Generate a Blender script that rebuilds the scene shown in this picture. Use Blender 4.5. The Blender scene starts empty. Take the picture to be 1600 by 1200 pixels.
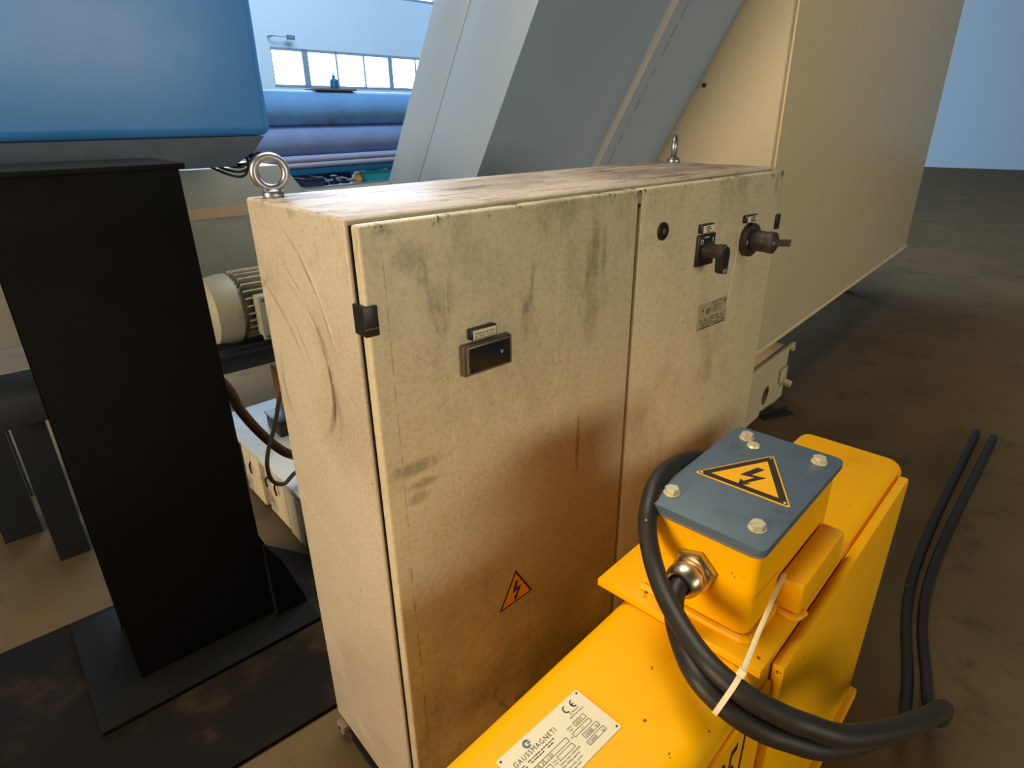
import bpy, bmesh, math, random
from mathutils import Vector, Matrix, noise as mnoise
random.seed(4)
S = bpy.context.scene
COL = S.collection
PI = math.pi

# ------------------------------------------------------------------ camera
cam_d = bpy.data.cameras.new('camera'); cam = bpy.data.objects.new('camera', cam_d); COL.objects.link(cam)
yaw, pitch, roll = 0.7179, 0.4104, -0.0144
Fv = Vector((math.sin(yaw)*math.cos(pitch), math.cos(yaw)*math.cos(pitch), -math.sin(pitch)))
Rv = Vector((math.cos(yaw), -math.sin(yaw), 0)); Uv = Rv.cross(Fv)
cr, sr = math.cos(roll), math.sin(roll)
R2 = cr*Rv + sr*Uv; U2 = -sr*Rv + cr*Uv
mw = Matrix((R2, U2, -Fv)).transposed().to_4x4(); mw.translation = Vector((-0.3269, -0.6619, 1.2340))
cam.matrix_world = mw
cam_d.sensor_fit = 'HORIZONTAL'; cam_d.sensor_width = 36.0; cam_d.lens = 956.8/1600*36.0
cam_d.clip_start = 0.02; cam_d.clip_end = 200
S.camera = cam

# ------------------------------------------------------------------ world, lamps, exposure
wd = bpy.data.worlds.new('hall_daylight'); S.world = wd; wd.use_nodes = True
bg = wd.node_tree.nodes['Background']; bg.inputs[0].default_value = (0.80, 0.86, 1.0, 1); bg.inputs[1].default_value = 0.06
def area(name, loc, target, sx, sy, power, col):
    d = bpy.data.lights.new(name, 'AREA'); d.shape = 'RECTANGLE'; d.size = sx; d.size_y = sy; d.energy = power; d.color = col
    o = bpy.data.objects.new(name, d); COL.objects.link(o); o.location = loc
    o.rotation_euler = (Vector(target)-Vector(loc)).to_track_quat('-Z', 'Y').to_euler(); return o
area('skylight_over_the_bay', (0.6, 0.95, 5.5), (0.3, -0.3, 0), 4.0, 1.9, 235, (1.0, 0.88, 0.66))
area('left_fill', (-5.2, 0.15, 1.9), (0.2, 0.25, 0.9), 1.8, 2.0, 285, (1.0, 0.79, 0.51))  # added, unseen source for the warm light on left-facing sides
area('front_fill', (1.5, -9.5, 1.7), (0.5, 0.0, 1.0), 7.0, 2.6, 320, (1.0, 0.91, 0.68))  # soft fill added out of view in front, brightens doors and machine front
area('window_daylight', (4.0, 14.5, 5.5), (0.8, 1.0, 1.0), 15.0, 2.5, 1500, (0.62, 0.80, 1.0))
area('end_wall_fill', (7.5, 11.0, 8.5), (9.0, 16.0, 4.0), 8.0, 3.0, 1000, (0.78, 0.91, 1.0))  # unseen cool lamp added to brighten the end wall
area('pipe_fill', (3.5, 3.2, 8.5), (4.5, 7.6, 1.0), 4.0, 2.0, 420, (0.62, 0.82, 1.0))  # cool fill added for the pipes, no such lamp in view
vs = S.view_settings
vs.view_transform = 'Standard'; vs.look = 'None'; vs.gamma = 1.0; vs.use_curve_mapping = False; vs.exposure = 0.0
S.display_settings.display_device = 'sRGB'

# ------------------------------------------------------------------ materials
def lin(c):
    return tuple((x/255/12.92 if x/255 <= .04045 else ((x/255+.055)/1.055)**2.4) for x in c)
class NT:
    def __init__(s, name):
        s.m = bpy.data.materials.new(name); s.m.use_nodes = True; s.t = s.m.node_tree; s.n = s.t.nodes; s.l = s.t.links
        s.b = s.n['Principled BSDF']; s._tc = None
    def tc(s):
        if s._tc is None: s._tc = s.n.new('ShaderNodeTexCoord')
        return s._tc.outputs['Object']
    def sep(s):
        x = s.n.new('ShaderNodeSeparateXYZ'); s.l.new(s.tc(), x.inputs[0]); return x.outputs
    def put(s, sock, v):
        if hasattr(v, 'is_linked') or hasattr(v, 'links'): s.l.new(v, sock)
        else: sock.default_value = v
    def math(s, op, a, b=0.0, c=None, clamp=False):
        x = s.n.new('ShaderNodeMath'); x.operation = op; x.use_clamp = clamp
        s.put(x.inputs[0], a); s.put(x.inputs[1], b)
        if c is not None: s.put(x.inputs[2], c)
        return x.outputs[0]
    def noise(s, scale, detail=4, rough=.55, vec=None, stretch=None, off=(0, 0, 0), dist=0.0):
        mp = s.n.new('ShaderNodeMapping'); s.l.new(vec if vec else s.tc(), mp.inputs[0])
        mp.inputs['Location'].default_value = off
        if stretch: mp.inputs['Scale'].default_value = stretch
        x = s.n.new('ShaderNodeTexNoise'); s.l.new(mp.outputs[0], x.inputs['Vector'])
        x.inputs['Scale'].default_value = scale; x.inputs['Detail'].default_value = detail; x.inputs['Roughness'].default_value = rough
        x.inputs['Distortion'].default_value = dist
        return x.outputs['Fac']
    def ramp(s, v, a, b):        # smooth 0..1 between a and b (a may exceed b)
        x = s.n.new('ShaderNodeMapRange'); x.interpolation_type = 'SMOOTHSTEP'
        s.put(x.inputs['Value'], v); x.inputs['From Min'].default_value = a; x.inputs['From Max'].default_value = b
        return x.outputs[0]
    def mix(s, f, a, b):
        x = s.n.new('ShaderNodeMix'); x.data_type = 'RGBA'
        s.put(x.inputs[0], f); s.put(x.inputs[6], a if not isinstance(a, tuple) else (*a[:3], 1)); s.put(x.inputs[7], b if not isinstance(b, tuple) else (*b[:3], 1))
        return x.outputs[2]
    def bump(s, h, strength=.2, dist=.002):
        x = s.n.new('ShaderNodeBump'); x.inputs['Strength'].default_value = strength; x.inputs['Distance'].default_value = dist
        s.l.new(h, x.inputs['Height']); s.l.new(x.outputs[0], s.b.inputs['Normal'])
    def fin(s, col, rough=.5, metal=0.0, spec=None):
        s.put(s.b.inputs['Base Color'], col if not isinstance(col, tuple) else (*col[:3], 1))
        s.put(s.b.inputs['Roughness'], rough); s.b.inputs['Metallic'].default_value = metal
        if spec is not None: s.b.inputs['Specular IOR Level'].default_value = spec
        return s.m

def simple(name, rgb, rough=.5, metal=0.0, var=.12, scale=8, dirt=None, dirt_amt=.0, spec=None, dscale=14, bump=0):
    t = NT(name); c = lin(rgb)
    col = t.mix(t.noise(scale, 5), tuple(x*(1-var) for x in c), tuple(min(1, x*(1+var)) for x in c))
    if dirt:
        col = t.mix(t.math('MULTIPLY', t.ramp(t.noise(dscale, 8, .65), .52, .72), dirt_amt), col, lin(dirt))
    r = t.math('ADD', t.math('MULTIPLY', t.noise(scale*2.3, 4), .16), rough-.08)
    if bump: t.bump(t.noise(scale*12, 4), bump)
    return t.fin(col, r, metal, spec)

def cabinet_paint(kind):
    t = NT('cabinet_paint_'+kind)
    base = lin((208, 196, 165)); X, Y, Z = t.sep()
    col = t.mix(t.noise(3.2, 6, .6), lin((198, 186, 152)), lin((216, 204, 172))) if kind == 'door' else t.mix(t.noise(3.2, 6, .6), lin((186, 173, 150)), lin((203, 191, 170)))
    grime = lin((112, 93, 66)); dark = lin((62, 50, 38)); pale = lin((236, 228, 204))
    rough = .42
    if kind == 'door':
        # smoky smears, finger wipes, vertical drips
        sm = t.ramp(t.noise(5.5, 9, .68, stretch=(1, 1, .55), dist=.6), .50, .80)
        col = t.mix(t.math('MULTIPLY', sm, .55), col, grime)
        wipe = t.ramp(t.noise(17, 6, .6, stretch=(1, 1, .5), off=(3, 0, 1), dist=.8), .60, .74)
        gate = t.ramp(t.noise(3.0, 3, .5, off=(7, 2, 5)), .48, .64)
        col = t.mix(t.math('MULTIPLY', t.math('MULTIPLY', wipe, gate), .62), col, dark)
        top = t.ramp(Z, .93, 1.09)
        tn = t.ramp(t.noise(9, 8, .7, stretch=(1, 1, .35), off=(1, 4, 2)), .46, .70)
        col = t.mix(t.math('MULTIPLY', t.math('MULTIPLY', top, tn), .45), col, dark)
        low_shade = t.math('MULTIPLY', t.ramp(Z, .62, .1), t.ramp(t.noise(4, 7, .6, off=(2, 9, 4)), .34, .60))  # shade over the lower doors, mixed into the paint colour
        col = t.mix(t.math('MULTIPLY', low_shade, .65), col, lin((72, 60, 34)))
        for (x0, z0, rx, rz, a) in ((.066, 1.03, .030, .022, .55), (.055, .745, .045, .012, .8), (.062, .715, .030, .008, .7), (.05, .695, .02, .01, .6), (.405, .99, .010, .05, .65), (.425, .985, .008, .04, .6), (.39, .975, .008, .04, .5),
                                      (.378, .66, .005, .06, .85), (.40, .88, .02, .05, .4), (.115, .97, .03, .02, .35), (.255, .91, .008, .035, .45), (.80, .76, .02, .05, .25), (.62, .72, .03, .03, .2), (.965, 1.05, .006, .03, .6), (.895, 1.05, .02, .012, .3), (.78, .68, .02, .03, .3)):
            dx = t.math('DIVIDE', t.math('SUBTRACT', X, x0), rx); dz = t.math('DIVIDE', t.math('SUBTRACT', Z, z0), rz)
            d = t.math('ADD', t.math('MULTIPLY', dx, dx), t.math('MULTIPLY', dz, dz))
            d = t.math('ADD', d, t.math('MULTIPLY', t.math('SUBTRACT', t.noise(38, 5, .7, off=(x0*9, 0, z0*7)), .5), 3.0))
            col = t.mix(t.math('MULTIPLY', t.ramp(d, 1.5, -.1), a*.62), col, dark)
        for (x0, za, zb, w, a, c) in ((.3225, .68, 1.06, .0016, .6, pale), (.1165, .30, 1.02, .0018, .35, pale), (.128, .55, .86, .0014, .3, pale), (.262, .44, .50, .0012, .9, pale), (.030, .62, 1.06, .0012, .5, dark), (.028, .20, .60, .0025, .4, dark), (.636, .965, 1.01, .0016, .8, pale),
                                      (.262, .25, .43, .0015, .45, dark), (.34, .35, .6, .0014, .25, pale), (.70, .5, .9, .0012, .25, pale), (.66, .66, .86, .0015, .3, pale), (.60, .5, .8, .0015, .25, dark)):
            nx = t.math('ADD', X, t.math('MULTIPLY', t.math('SUBTRACT', t.noise(6, 3, .5, stretch=(0, 0, 1), off=(0, 0, x0*31)), .5), .006))
            band = t.ramp(t.math('ABSOLUTE', t.math('SUBTRACT', nx, x0)), w, w*.3)
            seg = t.math('MULTIPLY', t.ramp(Z, za, za+.03), t.ramp(Z, zb, zb-.03))
            brk = t.ramp(t.noise(30, 4, .6, stretch=(0, 0, 1), off=(0, 0, x0*17)), .40, .58)
            col = t.mix(t.math('MULTIPLY', t.math('MULTIPLY', band, seg), t.math('MULTIPLY', brk, a)), col, c)
        # long slanting scratch beside the rotary switch
        sx = t.math('ADD', t.math('MULTIPLY', t.math('SUBTRACT', Z, .80), .10), .826)
        band = t.ramp(t.math('ABSOLUTE', t.math('SUBTRACT', X, sx)), .0030, .0008)
        seg = t.math('MULTIPLY', t.ramp(Z, .81, .83), t.ramp(Z, 1.0, .94))
        col = t.mix(t.math('MULTIPLY', t.math('MULTIPLY', band, seg), t.ramp(t.noise(40, 3), .36, .5)), col, pale)
        # chipped upper edge
        ed = t.ramp(Z, 1.058, 1.073)
        col = t.mix(t.math('MULTIPLY', ed, t.ramp(t.noise(26, 6, .7, stretch=(1, 1, .6), off=(5, 5, 5)), .53, .60)), col, lin((58, 44, 34)))
        sp = t.ramp(t.noise(120, 2, .5), .74, .78); col = t.mix(t.math('MULTIPLY', sp, .7), col, dark)
    if kind == 'body':
        # scuff arcs on the side panel, grime on the top
        N = t.n.new('ShaderNodeNewGeometry'); nz = t.n.new('ShaderNodeSeparateXYZ'); t.l.new(N.outputs['True Normal'], nz.inputs[0])
        up = t.ramp(nz.outputs[2], .6, .9)
        side = t.mix(t.math('MULTIPLY', t.ramp(t.noise(3.4, 8, .62, off=(3, 3, 3), dist=.4), .48, .72), .34), col, lin((138, 120, 98)))
        wz = t.math('ADD', Z, t.math('MULTIPLY', t.math('SUBTRACT', t.noise(7, 3), .5), .035))
        for (cy, cz, r, w, a, z0, z1, c) in ((.225, .845, .130, .005, .55, .72, .99, grime), (.229, .845, .138, .010, .28, .72, .97, grime), (.205, .835, .113, .003, .55, .72, .94, dark), (.34, .82, .280, .0035, .5, .88, 1.07, grime), (.34, .82, .287, .0025, .45, .88, 1.04, pale),
                                             (.42, .68, .390, .003, .5, .90, 1.03, grime), (.42, .68, .382, .004, .35, .86, 1.0, pale), (.50, .62, .397, .0035, .55, .84, .99, grime), (.52, .64, .425, .003, .45, .83, .95, grime), (0, 1.2, .69, .0035, .5, .50, .62, pale), (.18, .80, .10, .008, .25, .70, .88, grime)):
            a = min(.9, a*1.35); w = w*1.2
            dy = t.math('SUBTRACT', Y, cy); dz = t.math('SUBTRACT', wz, cz)
            d = t.math('SQRT', t.math('ADD', t.math('MULTIPLY', dy, dy), t.math('MULTIPLY', dz, dz)))
            band = t.ramp(t.math('ABSOLUTE', t.math('SUBTRACT', d, r)), w, w*.2)
            seg = t.math('MULTIPLY', t.ramp(Z, z0, z0+.08), t.ramp(Z, z1, z1-.08))
            side = t.mix(t.math('MULTIPLY', t.math('MULTIPLY', band, seg), t.math('MULTIPLY', t.ramp(t.noise(14, 5, .6), .36, .56), a)), side, c)
        lowp = t.math('MULTIPLY', t.ramp(t.math('ADD', Z, t.math('MULTIPLY', Y, .6)), .50, .36), .45)
        side = t.mix(t.math('MULTIPLY', lowp, t.ramp(t.noise(5, 6, .6, off=(1, 1, 1)), .30, .50)), side, lin((150, 136, 124)))
        side = t.mix(t.math('MULTIPLY', t.ramp(Z, .92, 1.07), t.math('MULTIPLY', t.ramp(t.noise(11, 7, .7, off=(2, 8, 1)), .50, .66), .45)), side, grime)
        sp = t.ramp(t.noise(70, 2, .5), .73, .77); side = t.mix(t.math('MULTIPLY', sp, .6), side, dark)
        tp = t.mix(t.ramp(t.noise(7, 8, .7, stretch=(.35, 1, 1), off=(0, 3, 0)), .34, .66), lin((206, 190, 176)), lin((160, 134, 116)))
        tp = t.mix(t.math('MULTIPLY', t.ramp(t.noise(48, 8, .75, stretch=(.30, 1, 1), off=(4, 4, 4)), .50, .62), .45), tp, lin((112, 84, 64)))
        tp = t.mix(t.math('MULTIPLY', t.ramp(t.noise(22, 8, .7, stretch=(.35, 1, 1)), .52, .63), .7), tp, lin((72, 54, 42)))
        tp = t.mix(t.math('MULTIPLY', t.ramp(t.noise(16, 6, .6, stretch=(.5, 1, 1), off=(9, 1, 1)), .60, .70), .7), tp, lin((230, 222, 210)))
        col = t.mix(up, side, tp)
        rough = t.math('ADD', t.math('MULTIPLY', t.noise(20, 5, .7, stretch=(.4, 1, 1)), .34), .30)
    g = t.noise(170, 3, .55, off=(1, 2, 3))
    col = t.mix(t.math('MULTIPLY', t.ramp(g, .50, .66), .16), col, grime)
    col = t.mix(t.math('MULTIPLY', t.ramp(g, .46, .34), .14), col, pale)
    t.bump(t.noise(320, 2, .5), .22, .001)
    return t.fin(col, rough, 0, .4)

M = {}
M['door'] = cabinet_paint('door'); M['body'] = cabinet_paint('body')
M['seal'] = simple('black_rubber_seal', (22, 20, 18), .8)
M['black'] = simple('black_plastic', (26, 25, 25), .42, dirt=(70, 60, 50), dirt_amt=.25)
M['brownblack'] = simple('dusty_black_plastic', (52, 45, 41), .5, dirt=(92, 78, 66), dirt_amt=.35, dscale=20)
M['bezel'] = simple('grey_meter_bezel', (96, 84, 74), .38)
M['glass'] = simple('dark_meter_glass', (24, 25, 28), .12, var=.3, scale=20)
M['paper'] = simple('cream_label', (232, 220, 188), .6, var=.04)
M['ink'] = simple('black_ink', (34, 30, 26), .6)
M['white_ink'] = simple('white_ink', (222, 222, 220), .6)
M['chrome'] = simple('zinc_steel', (190, 186, 176), .28, 1.0, var=.15, scale=60, dirt=(96, 80, 60), dirt_amt=.5, dscale=60)
M['eyesteel'] = simple('cast_zinc_steel', (172, 174, 178), .38, 1.0, var=.3, scale=90, dirt=(80, 68, 56), dirt_amt=.7, dscale=70)
M['boltsteel'] = simple('yellow_zinc_steel', (226, 216, 184), .45, .6, var=.12, scale=50, dirt=(150, 96, 50), dirt_amt=.6, dscale=90)
M['nickel'] = simple('nickel_brass', (196, 182, 160), .30, 1.0, var=.2, scale=30, dirt=(80, 58, 36), dirt_amt=.6, dscale=50)
M['sticker'] = simple('silver_sticker', (172, 162, 138), .4, var=.08, scale=20)
M['orange'] = simple('orange_print', (214, 130, 36), .5)
M['signyellow'] = simple('sign_yellow', (246, 178, 16), .42, var=.05)
def yellow():
    t = NT('yellow_enamel')
    col = t.mix(t.noise(5, 5), lin((242, 168, 0)), lin((255, 190, 0)))
    v = t.ramp(t.noise(62, 3, .55), .700, .735)
    col = t.mix(t.math('MULTIPLY', v, .9), col, lin((96, 40, 10)))
    col = t.mix(t.math('MULTIPLY', t.ramp(t.noise(10, 7, .65, off=(4, 4, 4)), .58, .8), .25), col, lin((170, 104, 10)))
    t.bump(t.noise(60, 3), .06, .001)
    return t.fin(col, t.math('ADD', t.math('MULTIPLY', t.noise(9, 4), .14), .32), 0, .15)
M['yellow'] = yellow()
M['bluecover'] = simple('blue_grey_enamel', (76, 93, 110), .5, var=.07, scale=14, dirt=(62, 62, 62), dirt_amt=.5, dscale=16)
M['gasket'] = simple('grey_gasket', (120, 112, 98), .8)
def rubber():
    t = NT('black_cable_rubber')
    col = t.mix(t.noise(30, 5), lin((26, 24, 21)), lin((42, 37, 32)))
    col = t.mix(t.ramp(t.noise(55, 2, .5, off=(3, 1, 2)), .745, .765), col, lin((220, 214, 200)))
    return t.fin(col, .5, 0, .4)
M['rubber'] = rubber()
M['tie'] = simple('white_nylon', (232, 214, 172), .35, var=.05)
M['shaft'] = simple('grey_enamel_blue_veil', (150, 172, 198), .32, var=.03, scale=2)  # grey paint with the blue veiling glare put into its colour
M['machine'] = simple('warm_grey_enamel', (206, 192, 162), .36, var=.04, scale=2.5, dirt=(130, 110, 84), dirt_amt=.12)
M['machine_edge'] = simple('warm_grey_trim', (222, 200, 158), .4, var=.04)
M['lit_rib'] = simple('lit_grey_rib', (222, 218, 206), .4, var=.04)  # brighter than the shaft: side light on the lip painted in
M['greyhousing'] = simple('grey_housing_enamel', (150, 152, 144), .4, var=.06, dirt=(110, 96, 80), dirt_amt=.2, scale=3)
M['ochreband'] = simple('tan_band', (190, 164, 134), .5, var=.08)
M['motor'] = simple('motor_grey', (166, 164, 144), .45, var=.08, dirt=(80, 72, 60), dirt_amt=.4)
M['darknavy'] = simple('dark_navy_steel', (34, 40, 48), .5, var=.2)
M['rust'] = simple('orange_rust', (150, 84, 42), .8, var=.25, scale=20)
M['hose'] = simple('brown_rubber_hose', (84, 54, 34), .5, var=.3, scale=25, dirt=(40, 30, 24), dirt_amt=.6)
M['greycable'] = simple('grey_cable', (86, 78, 62), .6, var=.15)
M['cream'] = simple('cream_casting', (206, 192, 164), .55, var=.08, scale=6, dirt=(74, 58, 42), dirt_amt=.75, dscale=9, bump=.1)
M['creamtop'] = simple('pale_casting_top', (196, 200, 202), .5, var=.06, scale=5, dirt=(120, 104, 84), dirt_amt=.35)
M['blueplastic'] = simple('blue_enamel', (62, 136, 214), .3, var=.08, scale=4)
M['bluedark'] = simple('dark_blue_enamel', (38, 60, 86), .45, var=.1)
M['blacksteel'] = simple('black_steel', (5, 5, 6), .7, var=.25, scale=6, spec=.2)
M['plate'] = simple('dark_oily_plate', (20, 17, 14), .8, var=.3, scale=4, dirt=(74, 56, 40), dirt_amt=.45, dscale=4, spec=.12)
def concrete():
    t = NT('oily_concrete')
    col = t.mix(t.noise(2.2, 8, .62), lin((74, 60, 40)), lin((112, 94, 66)))
    col = t.mix(t.math('MULTIPLY', t.ramp(t.noise(6, 8, .7, off=(2, 2, 2)), .52, .74), .6), col, lin((48, 38, 27)))
    col = t.mix(t.ramp(t.noise(60, 3, .6, off=(5, 1, 0)), .72, .76), col, lin((180, 160, 124)))
    t.bump(t.noise(40, 6), .2)
    return t.fin(col, .85, 0, .2)
M['floor'] = concrete()
M['wall'] = simple('pale_hall_wall', (184, 212, 236), .8, var=.02, scale=.6)
M['winframe'] = simple('blue_grey_window_frame', (120, 148, 176), .5, var=.05)
M['pipehazeblue'] = simple('haze_blue_pipe', (112, 172, 244), .55, var=.22, scale=3, dirt=(110, 96, 130), dirt_amt=.6, dscale=2.2)  # blue of the background haze is put into the pipe colour
M['pipebrown'] = simple('rusty_haze_violet_pipe', (126, 152, 206), .6, var=.25, scale=4, dirt=(176, 156, 166), dirt_amt=.4, dscale=5)  # rusty pipe, bluish violet haze painted into the base tone
M['pipegrey'] = simple('hazy_dusty_pipe', (164, 172, 206), .6, var=.1)  # bluish purple haze mixed into the base colour
M['rackblue'] = simple('blue_rack_beam', (22, 96, 148), .45, var=.1)
M['clutter'] = simple('dark_blue_clutter', (34, 50, 76), .6, var=.3, scale=12)
M['clutterlight'] = simple('pale_clutter', (120, 140, 166), .6, var=.2)
M['teal'] = simple('teal_crate', (34, 150, 160), .5)
M['tan'] = simple('tan_bag', (206, 168, 112), .6)
M['exitblue'] = simple('dark_exit_sign', (60, 112, 150), .5)
M['bluebottle'] = simple('blue_canister', (24, 120, 180), .35)
M['board'] = simple('dusty_board', (124, 104, 90), .7)
def daylight():
    t = NT('daylit_pane'); e = t.n.new('ShaderNodeEmission'); e.inputs[0].default_value = (.93, .97, 1, 1); e.inputs[1].default_value = 9.0
    o = t.n['Material Output']; t.l.new(e.outputs[0], o.inputs[0]); return t.m
M['pane'] = daylight()

# ------------------------------------------------------------------ helpers
def empty(name, loc, rz=0, label=None, cat=None, group=None, kind=None):
    o = bpy.data.objects.new(name, None); COL.objects.link(o); o.location = loc; o.rotation_euler = (0, 0, rz); o.empty_display_size = .05
    tag(o, label, cat, group, kind); return o
def tag(o, label=None, cat=None, group=None, kind=None):
    if label: o['label'] = label
    if cat: o['category'] = cat
    if group: o['group'] = group
    if kind: o['kind'] = kind
    return o
def inv(o):
    m = Matrix.Identity(4)
    while o is not None:
        m = (Matrix.Translation(o.location) @ o.rotation_euler.to_matrix().to_4x4()) @ m; o = o.parent
    return m.inverted()
def obj(name, bm, mat, parent=None, smooth=True, world=True):
    """world=True: the bmesh is in world metres and is brought into the parent's own axes"""
    if parent is not None and world: bm.transform(inv(parent))
    bmesh.ops.recalc_face_normals(bm, faces=bm.faces[:])
    me = bpy.data.meshes.new(name); bm.to_mesh(me); bm.free()
    me.materials.append(M[mat])
    if smooth:
        me.polygons.foreach_set('use_smooth', [True]*len(me.polygons)); me.set_sharp_from_angle(angle=math.radians(35))
    o = bpy.data.objects.new(name, me); COL.objects.link(o); o.parent = parent; return o
def dup(o, parent, loc=None, rz=None):
    c = o.copy(); COL.objects.link(c); c.parent = parent
    if loc is not None: c.location = loc
    if rz is not None: c.rotation_euler = (0, 0, rz)
    return c
def B(): return bmesh.new()
def box(bm, x0, x1, y0, y1, z0, z1, bev=0.0, seg=2, mat=None):
    r = bmesh.ops.create_cube(bm, size=1)
    vs = r['verts']
    for v in vs: v.co = Vector(((x0+x1)/2+v.co.x*(x1-x0), (y0+y1)/2+v.co.y*(y1-y0), (z0+z1)/2+v.co.z*(z1-z0)))
    if bev > 0:
        es = list({e for v in vs for e in v.link_edges})
        g = bmesh.ops.bevel(bm, geom=es, offset=bev, segments=seg, affect='EDGES', profile=.5)
        vs = list({v for f in g['faces'] for v in f.verts} | {v for v in vs if v.is_valid})
    if mat is not None: bmesh.ops.transform(bm, matrix=mat, verts=[v for v in vs if v.is_valid])
    return bm
def prism(bm, pts, axis, a, b, bev=0.0):
    """polygon in the two other axes (in x,y,z order), extruded along axis from a to b"""
    def P(u, v, w):
        return Vector((w, u, v)) if axis == 0 else Vector((u, w, v)) if axis == 1 else Vector((u, v, w))
    va = [bm.verts.new(P(u, v, a)) for u, v in pts]; vb = [bm.verts.new(P(u, v, b)) for u, v in pts]
    n = len(pts); fs = [bm.faces.new(va), bm.faces.new(vb[::-1])]
    for i in range(n): fs.append(bm.faces.new((va[i], vb[i], vb[(i+1) % n], va[(i+1) % n])))
    if bev:
        es = list({e for f in fs for e in f.edges})
        bmesh.ops.bevel(bm, geom=es, offset=bev, segments=2, affect='EDGES', profile=.5)
    return bm
def frame_of(d):
    d = d.normalized(); a = Vector((0, 0, 1)) if abs(d.z) < .9 else Vector((1, 0, 0))
    x = d.cross(a).normalized(); y = d.cross(x).normalized(); return x, y
def lathe(bm, p, axis, prof, n=32, ref=None, phase=0):
    """prof: (radius, distance along axis from p)"""
    p = Vector(p); d = Vector(axis).normalized(); x, y = frame_of(d)
    if ref is not None:
        x = Vector(ref); x = (x-d*x.dot(d)).normalized(); y = d.cross(x)
    rings = []
    for r, h in prof:
        if r <= 1e-6: rings.append([bm.verts.new(p+d*h)])
        else: rings.append([bm.verts.new(p+d*h+(x*math.cos(phase+2*PI*i/n)+y*math.sin(phase+2*PI*i/n))*r) for i in range(n)])
    for A, C in zip(rings, rings[1:]):
        for i in range(n):
            j = (i+1) % n
            if len(A) == 1 and len(C) == 1: continue
            if len(A) == 1: bm.faces.new((A[0], C[i], C[j]))
            elif len(C) == 1: bm.faces.new((A[i], A[j], C[0]))
            else: bm.faces.new((A[i], A[j], C[j], C[i]))
    for ring in (rings[0], rings[-1]):
        if len(ring) > 1: bm.faces.new(ring)
    return bm
def cyl(bm, a, b, r, n=24, bev=0.0, phase=0, ref=None):
    a, b = Vector(a), Vector(b); L = (b-a).length
    prof = [(r, 0), (r, L)] if not bev else [(r-bev, 0), (r, bev), (r, L-bev), (r-bev, L)]
    return lathe(bm, a, b-a, prof, n, ref, phase)
def spline(P, k=10):
    P = [Vector(q) for q in P]; P = [2*P[0]-P[1]]+P+[2*P[-1]-P[-2]]; out = []
    for i in range(1, len(P)-2):
        for j in range(k):
            t = j/k; a, b, c, d = P[i-1:i+3]
            out.append(.5*((2*b)+(c-a)*t+(2*a-5*b+4*c-d)*t*t+(3*b-a-3*c+d)*t**3))
    out.append(P[-2]); return out
def tube(bm, pts, r, n=14, smooth=10, flat=None, up=None):
    Q = spline(pts, smooth) if smooth else [Vector(q) for q in pts]
    rings = []; prev = None
    for i, q in enumerate(Q):
        d = (Q[min(i+1, len(Q)-1)]-Q[max(i-1, 0)]).normalized()
        if prev is None:
            x = frame_of(d)[0] if up is None else Vector(up)
        else: x = prev
        x = (x-d*x.dot(d)).normalized(); prev = x; y = d.cross(x)
        ra, rb = (r, r) if flat is None else flat
        rings.append([bm.verts.new(q+x*math.cos(2*PI*k/n)*ra+y*math.sin(2*PI*k/n)*rb) for k in range(n)])
    for A, C in zip(rings, rings[1:]):
        for k in range(n): bm.faces.new((A[k], A[(k+1) % n], C[(k+1) % n], C[k]))
    bm.faces.new(rings[0][::-1]); bm.faces.new(rings[-1]); return bm
def text(name, s, size, origin, xdir, ydir, mat, parent, align='LEFT', spacing=1.0, ext=.0002, shear=0, squeeze=1.0):
    """flat lettering: origin, reading direction and letter-up direction in world space"""
    cu = bpy.data.curves.new(name, 'FONT'); cu.body = s; cu.size = size; cu.align_x = align; cu.space_character = spacing; cu.extrude = ext; cu.shear = shear
    cu.resolution_u = 3
    to = bpy.data.objects.new(name+'_curve', cu); COL.objects.link(to)
    dg = bpy.context.evaluated_depsgraph_get(); dg.update()
    me = bpy.data.meshes.new_from_object(to.evaluated_get(dg)); bpy.data.objects.remove(to); bpy.data.curves.remove(cu)
    bm = B(); bm.from_mesh(me); bpy.data.meshes.remove(me)
    x = Vector(xdir).normalized(); y = Vector(ydir).normalized(); z = x.cross(y)
    m = Matrix((x*squeeze, y, z)).transposed().to_4x4(); m.translation = Vector(origin)
    bm.transform(m)
    return obj(name, bm, mat, parent, smooth=False)
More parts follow.
